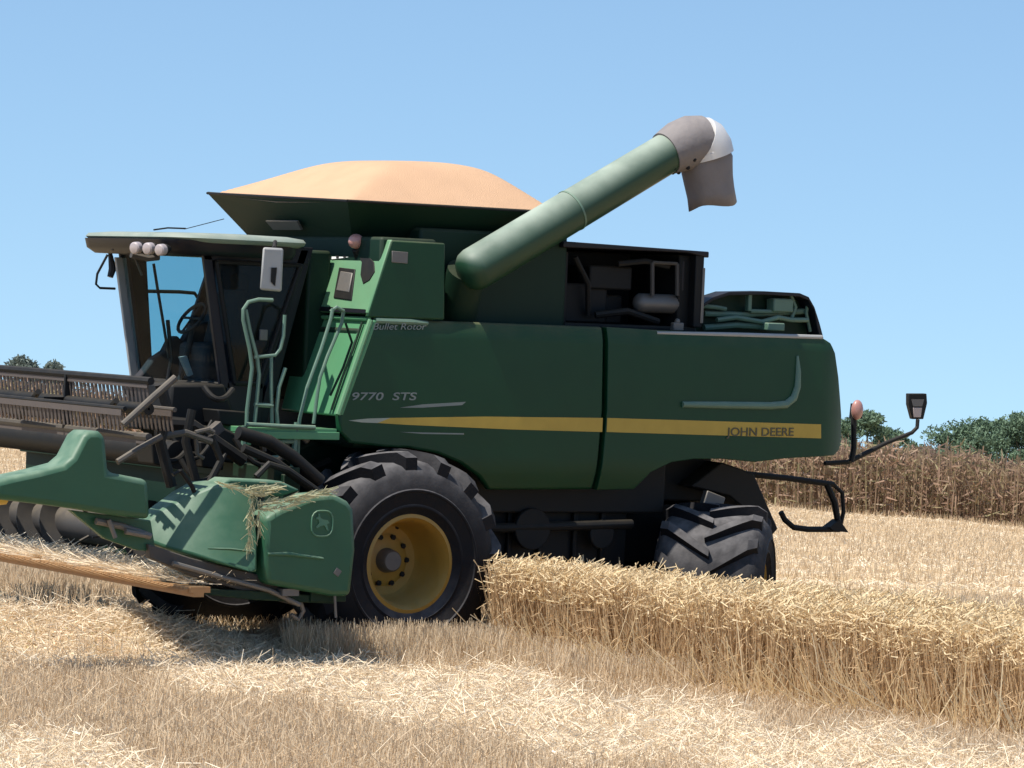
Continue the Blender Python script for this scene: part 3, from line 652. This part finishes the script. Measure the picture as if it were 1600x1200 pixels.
ms.add(pts+back, [(0,1,2,14),(2,3,13,14),(3,4,12,13),(4,5,11,12)] + [(5,6,7,8,9,10,11)] + [(i, i+n_, (i+1)%n_+n_, (i+1)%n_) for i in range(n_)] + [tuple(range(2*n_-1, n_-1, -1))])
ms_o = ms.build('end_shield', GREENP, HD, bevel=.03, segs=3, smooth=45); ms_o['label'] = 'middle end shield tapering to a point'
MB().tube(px([(325,857),(360,858),(395,862)], HY+.02), [.008,.012,.008], 6).build('ridge', GREENP, ms_o)
MB().prism(px([(345,757),(360,748),(440,752),(470,766),(440,776),(400,775)], -3.0), (0,.3,0)).build('top_shield', GREENP, HD, bevel=.02)
sn = shield([(-8,752,HY),(20,745,HY),(62,736,HY),(100,726,HY),(114,714,HY),(131,681,HY),(140,674,HY),(157,674,HY),(166,682,HY),(171,738,HY),(233,750,HY),(236,812,HY),(180,806,HY),(120,796,HY),(60,788,HY),(-8,780,HY)], 0, .34, 'crop_divider', GREENP, .05, 'crop divider snout with raised hump')
MB().tube(px([(4,768),(-14,772),(-40,776),(-75,782)], HY+.15), [.11,.10,.07,.02], 14).build('divider_tip', STRIPE, sn)
MB().prism(px([(110,797),(236,813),(244,862),(215,860),(165,842)], HY+.2), (0,.08,0)).build('divider_frame', GREENP, HD, bevel=.01)
c = MB().tube(px([(150,814),(190,822),(235,838)], HY+.15), .03).tube(px([(170,812),(180,840)], HY+.1), .02); c.tube(px([(196,830),(226,836)], HY+.1), .025); build_each(c, 'divider_bracket', GREY, HD)
MB().prism(px([(232,850),(300,872),(412,900),(470,938),(470,948),(400,930),(300,900),(235,872)], -3.15), (0,.1,0)).build('skid_plate', DGREY, HD, bevel=.01)
MB().tube(px([(270,880),(340,900),(420,922),(468,945)], -3.2), .022).build('skid_rod', GREY, HD)
c = MB().tube(px([(468,935),(474,955),(466,968),(455,960)], -3.1), .02).tube(px([(523,930),(525,965)], -3.25), .012).box(at(450,925,-3.2)-V((.08,.05,.03)), at(450,925,-3.2)+V((.08,.05,.03))); build_each(c, 'stand_foot', GREY, HD)
# feeder house
fh = MB().prism([(-1.45,-.75,.72),(-1.45,-.75,1.42),(-.1,-.75,2.05),(.3,-.75,2.05),(.3,-.75,1.2)], (0,1.5,0)); fh.build('feeder_house', DARKG, CH, bevel=.02)
c = MB().tube([(-1.3,-.85,1.0),(.1,-.9,.9)], .06, 10); c.tube([(-1.35,-.9,1.35),(-.3,-.95,1.75)], .045, 8); build_each(c, 'lift_cylinder', BLACK, CH)

# ================================================================== GRAIN HEAP in the tank
N1, N2 = 70, 60; gv = []; gf = []
gx0, gx1, gy = TX0+.02, TX1-.02, 1.32
for i in range(N1+1):
    for j in range(N2+1):
        y = -gy+2*gy*j/N2; xr = XN-.02+(gx1-XN+.02)*(y+gy)/(2*gy); x = gx0+(xr-gx0)*i/N1
        dx0, dx1, dy = x-gx0, xr-x, gy-abs(y)
        h_ = sum((max(q_, 1e-4))**-7 for q_ in (.56*dx0, .80*dx1, .66*dy, .462))**(-1/7)
        h_ = 0 if h_ < .002 else h_
        zb = TZ-.012 + (TZA-TZ)*max(0, y)/gy*max(0, 1-(x-gx0)/1.2)
        gv.append((x, y, zb + h_ + .006*math.sin(x*9+y*5)*min(1, h_*8)))
for i in range(N1):
    for j in range(N2): a = i*(N2+1)+j; gf.append((a, a+N2+1, a+N2+2, a+1))
GRAIN = mat('wheat_grain', (.54, .345, .215), .85, var=.10, scale=3, bump=.6, bscale=120, spec=.1)
gh = MB().add(gv, gf).build('grain_heap', GRAIN, None, smooth=180)
tag(gh, 'heaped orange tan wheat grain piled above the rim of the harvester tank', 'grain')

# ================================================================== TERRAIN
h2 = np.array(hd[:2]); rr2 = np.array(r0[:2]); C2 = np.array(CP[:2])
def st2xy(s, t): return C2[0]+s*rr2[0]+t*h2[0], C2[1]+s*rr2[1]+t*h2[1]
def H(s, t):
    s = np.asarray(s, float); t = np.asarray(t, float)
    a = np.clip((t-44)/36, 0, 1); a = a*a*(3-2*a)
    z = a*(-.65-.0385*np.clip(s, -16, 16)) - .045*np.clip(t-80, 0, None)
    u_ = s/np.maximum(t, 1)*FPX+800          # straw swath before the header, mounded up to hide the header's shadow
    z = z + .36*np.exp(-((t-32.55)/.55)**2)*np.clip((440-u_)/240, 0, 1)*np.clip((u_+900)/300, 0, 1)
    z = z + .025*np.sin(s*1.3+t*.7)*np.sin(t*.9-s*.4)*np.clip(1-(np.abs(t-35)<2.5)*0, 0, 1)
    return z
def xyz(s, t, dz=0):
    x, y = st2xy(s, t); return np.stack([x, y, H(s, t)+dz], -1)
ts = np.concatenate([np.linspace(-60, 18, 14), np.linspace(19, 48, 110), np.linspace(48.5, 95, 90), np.geomspace(100, 4000, 30)])
ss = np.concatenate([-np.geomspace(3000, 14, 22), np.linspace(-13, 13, 100), np.geomspace(14, 3000, 22)])
SG, TG = np.meshgrid(ss, ts); P = xyz(SG.ravel(), TG.ravel())
nS = len(ss); gf = [(i*nS+j, i*nS+j+1, (i+1)*nS+j+1, (i+1)*nS+j) for i in range(len(ts)-1) for j in range(nS-1)]
GND = bpy.data.materials.new('stubble_soil'); GND.use_nodes = True
nt = GND.node_tree; b = nt.nodes['Principled BSDF']; b.inputs['Roughness'].default_value = .95; b.inputs['Specular IOR Level'].default_value = .1
tc = nt.nodes.new('ShaderNodeTexCoord'); mp_ = nt.nodes.new('ShaderNodeMapping'); mp_.inputs['Rotation'].default_value = (0,0,math.radians(27)); mp_.inputs['Scale'].default_value = (.25,2.2,1)
n1 = nt.nodes.new('ShaderNodeTexNoise'); n1.inputs['Scale'].default_value = 1.1; n1.inputs['Detail'].default_value = 6
n2 = nt.nodes.new('ShaderNodeTexNoise'); n2.inputs['Scale'].default_value = 22; n2.inputs['Detail'].default_value = 4
cr = nt.nodes.new('ShaderNodeValToRGB'); cr.color_ramp.elements[0].position = .35; cr.color_ramp.elements[0].color = (.46,.33,.19,1); cr.color_ramp.elements[1].position = .65; cr.color_ramp.elements[1].color = (.72,.57,.36,1)
mx = nt.nodes.new('ShaderNodeMix'); mx.data_type = 'RGBA'; mx.blend_type = 'MULTIPLY'; mx.inputs[0].default_value = .5
L = nt.links.new
L(tc.outputs['Object'], mp_.inputs[0]); L(mp_.outputs[0], n1.inputs[0]); L(tc.outputs['Object'], n2.inputs[0]); L(n1.outputs['Fac'], cr.inputs[0]); L(cr.outputs[0], mx.inputs[6]); L(n2.outputs['Color'], mx.inputs[7]); L(mx.outputs[2], b.inputs['Base Color'])
me = bpy.data.meshes.new('ground'); me.from_pydata(P.tolist(), [], gf); me.shade_smooth(); me.materials.append(GND)
go = bpy.data.objects.new('ground', me); COL.objects.link(go); tag(go, kind='structure')

# ---- blades: tapered strips (N bases, N end vectors)
class Blades:
    def __init__(s): s.p = []; s.m = []; s.n = 0
    def add(s, base, vec, w0, w1, mi=0, bend=None):
        n = len(base); vec = np.asarray(vec)
        sd = rng.normal(size=(n,3)); sd[:,2] *= .3
        sd = np.cross(vec, sd); sd /= np.linalg.norm(sd, axis=1, keepdims=True)+1e-9
        w0 = np.broadcast_to(np.asarray(w0, float), (n,))[:,None]/2; w1 = np.broadcast_to(np.asarray(w1, float), (n,))[:,None]/2
        e = base+vec
        q = np.stack([base-sd*w0, base+sd*w0, e+sd*w1, e-sd*w1], 1)
        s.p.append(q.reshape(-1,3)); s.m.append(np.full(n, mi)); s.n += n
    def build(s, name, mats, parent=None):
        P = np.concatenate(s.p).astype(np.float32); M = np.concatenate(s.m).astype(np.int32); n = s.n
        me = bpy.data.meshes.new(name); me.vertices.add(4*n); me.vertices.foreach_set('co', P.ravel())
        me.loops.add(4*n); me.loops.foreach_set('vertex_index', np.arange(4*n, dtype=np.int32))
        me.polygons.add(n); me.polygons.foreach_set('loop_start', np.arange(0, 4*n, 4, dtype=np.int32))
        for m_ in mats: me.materials.append(m_)
        me.polygons.foreach_set('material_index', M); me.update(calc_edges=True)
        o = bpy.data.objects.new(name, me); COL.objects.link(o)
        if parent: o.parent = parent
        return o
def upright(n, h0, h1, lean):
    h_ = rng.uniform(h0, h1, n); d = rng.normal(size=(n,2))*lean
    return np.stack([d[:,0]*h_, d[:,1]*h_, h_], -1)
def lying(n, l0, l1, tilt, pref=None):
    l = rng.uniform(l0, l1, n); a = rng.uniform(0, 2*PI, n) if pref is None else rng.normal(pref, .7, n)
    e = rng.normal(0, tilt, n); return np.stack([np.cos(a)*np.cos(e)*l, np.sin(a)*np.cos(e)*l, np.abs(np.sin(e))*l], -1)
def interp(v, pts): return np.interp(v, [p[0] for p in pts], [p[1] for p in pts])
L0 = [(0,930),(300,955),(480,985),(700,1008),(850,1036),(1000,1072),(1200,1104),(1400,1130),(1600,1150)]
L2 = [(0,1005),(200,1030),(400,1078),(600,1108),(800,1150),(1000,1182),(1200,1215),(1600,1290)]
L3 = [(0,1140),(100,1155),(250,1200),(400,1250),(1600,1600)]
STRAW = stalk('pale_straw', [(.84,.69,.49),(.90,.79,.61),(.78,.62,.41),(.93,.85,.69),(.70,.54,.34)])
STUB = stalk('brown_stubble', [(.58,.445,.29),(.67,.535,.37),(.50,.37,.23),(.73,.61,.44),(.54,.41,.265)])
STUBP = stalk('pale_stubble', [(.62,.47,.30),(.72,.57,.38),(.54,.39,.23)])
WHT = stalk('ripe_wheat', [(.60,.42,.23),(.72,.54,.33),(.50,.33,.17),(.66,.48,.28)])
EAR = stalk('wheat_ears', [(.76,.60,.36),(.85,.71,.46),(.68,.51,.29),(.90,.77,.53)])

# near field samples
n = 520000
s = rng.uniform(-1, 1, n)*6.2; t = rng.uniform(21, 41, n)
ok = np.abs(s) < .148*t+.4
s, t = s[ok], t[ok]
Pb = xyz(s, t, .10); u, v = proj(Pb)
pale = ((v > interp(u, L0)) & (v < interp(u, L2))) | (v > interp(u, L3))
wob = 14*np.sin(u*.02+v*.01)+rng.normal(0, 10, len(u))
L0o = interp(u, L0) + np.clip((u-450)/150, 0, 1)*30; L2o = interp(u, L2)+14
pale = ((v+wob > L0o) & (v+wob < L2o)) | (v+wob > interp(u, L3))
# keep the machine's wheels and body footprint free of upright stalks
base = xyz(s, t)
under = (base[:,0] > -1.1) & (base[:,0] < 5) & (np.abs(base[:,1]) < 1.9)
st = Blades(); i1 = np.where(~pale & ~under)[0]; i1 = i1[rng.random(len(i1)) < .45]
hh = np.where((t[i1] > 31.5), .33, .19); vec = upright(len(i1), .75, 1.05, .22)*hh[:,None]
st.add(base[i1], vec, .006, .004)
n2_ = 5200; u2 = rng.uniform(468, 800, n2_); t2 = rng.uniform(32.7, 33.65, n2_); b2 = xyz((u2-800)/FPX*t2, t2); st.add(b2, upright(n2_, .22, .42, .2), .006, .004)
i2 = np.where(pale & ~under)[0]; i2 = i2[rng.random(len(i2)) < .12]
st.add(base[i2], upright(len(i2), .10, .22, .3), .006, .004)
i2 = np.where(under)[0]; i2 = i2[rng.random(len(i2)) < .3]
st.add(base[i2], upright(len(i2), .04, .14, .5), .006, .004)
i2 = np.where(~pale & ~under)[0]; i2 = i2[rng.random(len(i2)) < .10]
st.add(base[i2]+[0,0,.08], lying(len(i2), .12, .3, .35), .006, .004)
tag(st.build('stubble', [STUB]), 'upright brown cut wheat stubble covering the near field in bands', 'stubble', kind='stuff')
sw = Blades(); i1 = np.where(pale & ~under)[0]
dz = np.abs(rng.normal(.05, .05, len(i1)))+.02
sw.add(base[i1]+np.stack([0*dz,0*dz,dz], -1), lying(len(i1), .05, .19, .38), rng.uniform(.004,.009,len(i1)), .004)
ic = i1[rng.random(len(i1)) < .35]; dzc = np.abs(rng.normal(.04,.04,len(ic)))+.02
sw.add(base[ic]+np.stack([0*dzc,0*dzc,dzc], -1), lying(len(ic), .03, .09, .4), rng.uniform(.010,.022,len(ic)), .008)
tag(sw.build('straw_swath', [STRAW]), 'pale loose cut straw lying in swaths across the foreground', 'straw', kind='stuff')
# far field stubble
n = 220000
t = 38+(82-38)*rng.random(n)**.8; s = rng.uniform(-1, 1, n)*(.150*t+.5)
row = np.sin((t*1.15+s*.10)*2*PI/2.6); keep = rng.random(n) < np.clip(.55+.5*row, .1, 1)
ff = Blades(); base = xyz(s, t); under = (base[:,0] > -1.1) & (base[:,0] < 5) & (np.abs(base[:,1]) < 1.9)
k = ~under & keep; ff.add(base[k]+[0,0,.03], lying(k.sum(), .06, .17, .22), .013, .009, 0)
k2 = ~under & ~keep & (rng.random(n) < .8); ff.add(base[k2], upright(k2.sum(), .08, .18, .25), .010, .006, 1)
tag(ff.build('distant_stubble', [STRAW, STUBP]), 'pale stubble and straw rows stretching behind the harvester to the dry corn', 'stubble', kind='stuff')

# standing wheat strip
def pst(u, t_):
    s_ = (u-800)/FPX*t_; return s_, t_
Aq = [pst(786,34.2), pst(1200,31.3), pst(1640,28.7)]; Bq = [pst(790,35.1), pst(1000,34.7), pst(1230,33.9), pst(1660,32.1)]
n = 46000; uu = 794+856*rng.random(n)
tf = np.interp(uu, [786,1200,1640], [34.2,31.3,28.7]); tb = np.interp(uu, [786,1000,1230,1660], [35.1,34.5,33.3,31.2])
q = rng.random(n)**1.25; t = tf+(tb-tf)*q+rng.normal(0,.06,n); s = (uu-800)/FPX*t
base = xyz(s, t); wh = Blades()
hn = .5+.5*np.sin(uu*.021+1.3*np.sin(q*5))*np.sin(uu*.053+q*4)
vec = upright(n, .60, .88, .12); vec *= (.93+.13*hn)[:,None]; wh.add(base, vec, .007, .005, 0)
tip = base+vec; ear = np.stack([rng.normal(.02,.05,n), rng.normal(-.02,.05,n), rng.uniform(-.05,.07,n)], -1)
wh.add(tip, ear, .010, .008, 1); wh.add(tip, ear*1.15, .006, .011, 1)
k = rng.random(n) < .8; a = rng.uniform(.3,.9,n)[:,None]
lf = lying(n, .08, .2, 1.0); wh.add((base+vec*a)[k], lf[k]*np.array([1,1,-1.0]), .007, .003, 0)
# bent and fallen stalks along the cut face
n = 380; uu = rng.uniform(800, 1640, n); t = np.interp(uu, [786,1200,1640], [34.2,31.3,28.7])-rng.uniform(-.1,.3,n); s = (uu-800)/FPX*t
base = xyz(s, t); d_ = np.stack([rng.normal(-.45,.25,n), rng.normal(-.25,.2,n), rng.uniform(.35,.8,n)], -1)*rng.uniform(.6,1,n)[:,None]
wh.add(base, d_, .012, .008, 1)
n = 500; uu = rng.uniform(690, 1000, n); t = np.interp(uu, [690,1000], [35.3,35.0])+rng.normal(0,.2,n); s = (uu-800)/FPX*t
base = xyz(s, t); ok = (base[:,0] > 1.1); base = base[ok][:170]; wh.add(base, upright(len(base), .3, .95, .2), .009, .006, 1)
tag(wh.build('standing_wheat', [WHT, EAR]), 'strip of uncut ripe golden wheat standing in front of the rear wheel', 'wheat', kind='stuff')

# straw on the header: lying on the platform and tangled on the shields
hs = Blades(); n = 5200
y = rng.uniform(-3.1, 2.6, n); x = xc+.02+np.abs(rng.normal(0,.28,n)); z = .80+rng.uniform(0,.05,n)
hs.add(np.stack([x,y,z], -1), lying(n, .08, .28, .25), .008, .005)
n = 700; y = np.full(n, -3.15)-rng.uniform(0,.12,n); uu = rng.uniform(60, 280, n)
tag(hs.build('header_straw', [STRAW]), 'cut straw lying along the cutter bar of the raised header', 'straw', kind='stuff')
tf_ = Blades()
def strand(a_, bb, n, spread, sag, l0, l1):            # limp straws bunched along a drooping line
    p0, p1 = np.array(at(*a_, HY-.05)), np.array(at(*bb, HY-.04)); k = rng.random(n)[:,None]
    c_ = p0+(p1-p0)*k+np.array([0,0,-sag])*(4*k*(1-k))+rng.normal(0,1,(n,3))*np.array([spread,spread*.6,spread])
    dv = (p1-p0)/np.linalg.norm(p1-p0); tf_.add(c_, dv*rng.uniform(l0,l1,(n,1))+rng.normal(0,.022,(n,3)), .009, .005)
strand((395,768), (388,858), 70, .010, 0, .04, .10); strand((402,775), (405,832), 40, .008, 0, .04, .09); strand((386,800), (394,848), 30, .014, 0, .03, .07)
strand((384,764), (432,762), 120, .022, .02, .04, .12); strand((398,788), (512,768), 120, .012, .01, .06, .16); strand((335,752), (395,772), 60, .012, .0, .05, .12); strand((400,796), (470,783), 60, .012, .02, .05, .12)
tag(tf_.build('straw_tuft', [ROPE_ := stalk('tangled_straw', [(.44,.42,.25),(.55,.52,.34),(.34,.34,.20)])]), 'tuft of tangled straw hanging between the two near green header shields', 'straw', kind='stuff')

# dry corn strip behind the field
n = 16000; t = rng.uniform(80, 87, n); s = rng.uniform(-22, 22, n)
base = xyz(s, t); base[:,2] -= .02
cn = Blades(); hts = 1.40+.08*np.sin(s*.9)+.07*np.sin(s*3.7+t*2)+rng.normal(0,.12,n)-.04*np.clip((-s-5)/4, 0, 1)
vec = np.stack([rng.normal(0,.05,n), rng.normal(0,.05,n), hts], -1); cn.add(base, vec, .028, .015, 0)
for j in range(7):
    a = rng.uniform(.12, 1.0, (n,1)); l = lying(n, .12, .34, .8); l[:,2] *= rng.choice([-1,.8], n); cn.add(base+vec*a, l, .042, .015, 1)
DRY = stalk('dry_corn', [(.29,.19,.13),(.36,.245,.165),(.24,.155,.10),(.31,.225,.135),(.26,.215,.115)])
DRYL = stalk('dry_corn_leaf', [(.31,.195,.135),(.36,.24,.165),(.26,.17,.11),(.25,.22,.11),(.39,.27,.19)])
tag(cn.build('dry_corn', [DRY, DRYL]), 'tall brown dry corn crop standing along the far edge of the field', 'corn', kind='stuff')

# ================================================================== TREES
LEAF = stalk('hazed_tree_leaves', [(.075,.125,.08),(.11,.17,.105),(.145,.215,.13),(.09,.145,.095)], trans=.15)  # lightened and blued to put distance haze into the leaf colour
LEAF2 = stalk('hazed_grey_leaves', [(.09,.115,.10),(.13,.16,.135),(.16,.19,.16)], trans=.15)  # greyed further for the same painted haze
BARK = mat('bark', (.09,.065,.045), .9, bump=.4)
def tree(u, vtop, wpx, t_, label, lm, group, hh=6.2):
    x, y = st2xy((u-800)/FPX*t_, t_); x, y = float(x), float(y)
    ztop = (at(u, vtop, 0, 2)).z
    d = ray(u, vtop); k = t_/d.dot(hd); ztop = (CP+d*k).z
    zb = float(H((u-800)/FPX*t_, t_)); R = wpx/FPX*t_/2; hgt = ztop-zb
    root = empty('tree', (x, y, zb)); tag(root, label, 'tree', group)
    tr = MB(); lean = V((random.uniform(-.3,.3), random.uniform(-.3,.3), 0))
    tr.tube([V((0,0,-.1)), V((0,0,hgt*.25))+lean*.3, V((0,0,hgt*.55))+lean], [.2,.15,.09], 8)
    cl = []
    for i in range(34):
        a = random.uniform(0, 2*PI); q = random.uniform(.1, 1)**.6; zz = random.uniform(.34, .99)
        w = math.sqrt(max(.02, 1-(max(0, zz-.5)/.5)**2.6)); c_ = V((math.cos(a)*R*q*w*.85, math.sin(a)*R*q*w*.85, hgt*zz-R*.16)); cl.append(c_)
        if i < 9: tr.tube([V((0,0,hgt*random.uniform(.25,.5)))+lean*.5, c_*.6+V((0,0,hgt*.12)), c_], [.08,.05,.02], 6)
    t_o = tr.build('trunk', BARK, root)
    B = Blades()
    for c_ in cl:
        rr_ = R*random.uniform(.18,.36); n = 320
        p = rng.normal(size=(n,3)); p /= np.linalg.norm(p, axis=1, keepdims=True); p *= rr_*rng.random((n,1))**.4; p[:,2] *= .75
        l = rng.normal(size=(n,3)); l /= np.linalg.norm(l, axis=1, keepdims=True); B.add(np.array(c_)+p, l*rng.uniform(.14,.3,(n,1)), .13, .05)
    B.build('crown', [lm], root)
GT = 'trees beyond the dry corn'
tree(54, 549, 125, 260, 'lone hazy grey green tree poking above the raised reel at the far left', LEAF2, None)
tree(1358, 640, 110, 260, 'small bushy tree just right of the tail lamp, below the lamp arm', LEAF, GT)
tree(1396, 664, 100, 264, 'low round bush beside the small tree under the bent lamp arm', LEAF, GT)
tree(1500, 662, 130, 280, 'leftmost and lowest tree of the clump at the right edge', LEAF, GT)
tree(1552, 650, 150, 286, 'middle broad tree of the clump right of the bent lamp arm', LEAF, GT)
tree(1612, 638, 150, 280, 'tallest tree at the right edge of the photo', LEAF, GT)

# ================================================================== LIGHT
sun_d = V((-.46, -.022, .88)).normalized()
sl = bpy.data.lights.new('sun', 'SUN'); sl.energy = 4.6; sl.angle = math.radians(.5); sl.color = (1, .94, .85)
so_ = bpy.data.objects.new('sun', sl); COL.objects.link(so_); so_.rotation_euler = sun_d.to_track_quat('Z', 'Y').to_euler()
wd = bpy.data.worlds.new('World'); S.world = wd; wd.use_nodes = True; nt = wd.node_tree; L = nt.links.new
bg = nt.nodes['Background']; sk = nt.nodes.new('ShaderNodeTexSky'); sk.sky_type = 'NISHITA'; sk.sun_disc = False
sk.sun_elevation = math.asin(sun_d.z); sk.sun_rotation = math.atan2(sun_d.x, sun_d.y); sk.air_density = 1.0; sk.dust_density = .35; sk.ozone_density = 1.3
tc = nt.nodes.new('ShaderNodeTexCoord'); va = nt.nodes.new('ShaderNodeVectorMath'); va.operation = 'ADD'; va.inputs[1].default_value = (0,0,.16)
vn = nt.nodes.new('ShaderNodeVectorMath'); vn.operation = 'NORMALIZE'
L(tc.outputs['Generated'], va.inputs[0]); L(va.outputs[0], vn.inputs[0]); L(vn.outputs[0], sk.inputs[0]); tn = nt.nodes.new('ShaderNodeMix'); tn.data_type = 'RGBA'; tn.blend_type = 'MULTIPLY'; tn.inputs[0].default_value = 1; tn.inputs[7].default_value = (.91,1.01,1.025,1); L(sk.outputs[0], tn.inputs[6]); L(tn.outputs[2], bg.inputs[0])
bg.inputs[1].default_value = .11
S.view_settings.view_transform = 'Standard'; S.view_settings.look = 'None'; S.view_settings.exposure = .6; S.view_settings.gamma = 1
S.cycles.max_bounces = 6; S.cycles.transparent_max_bounces = 8
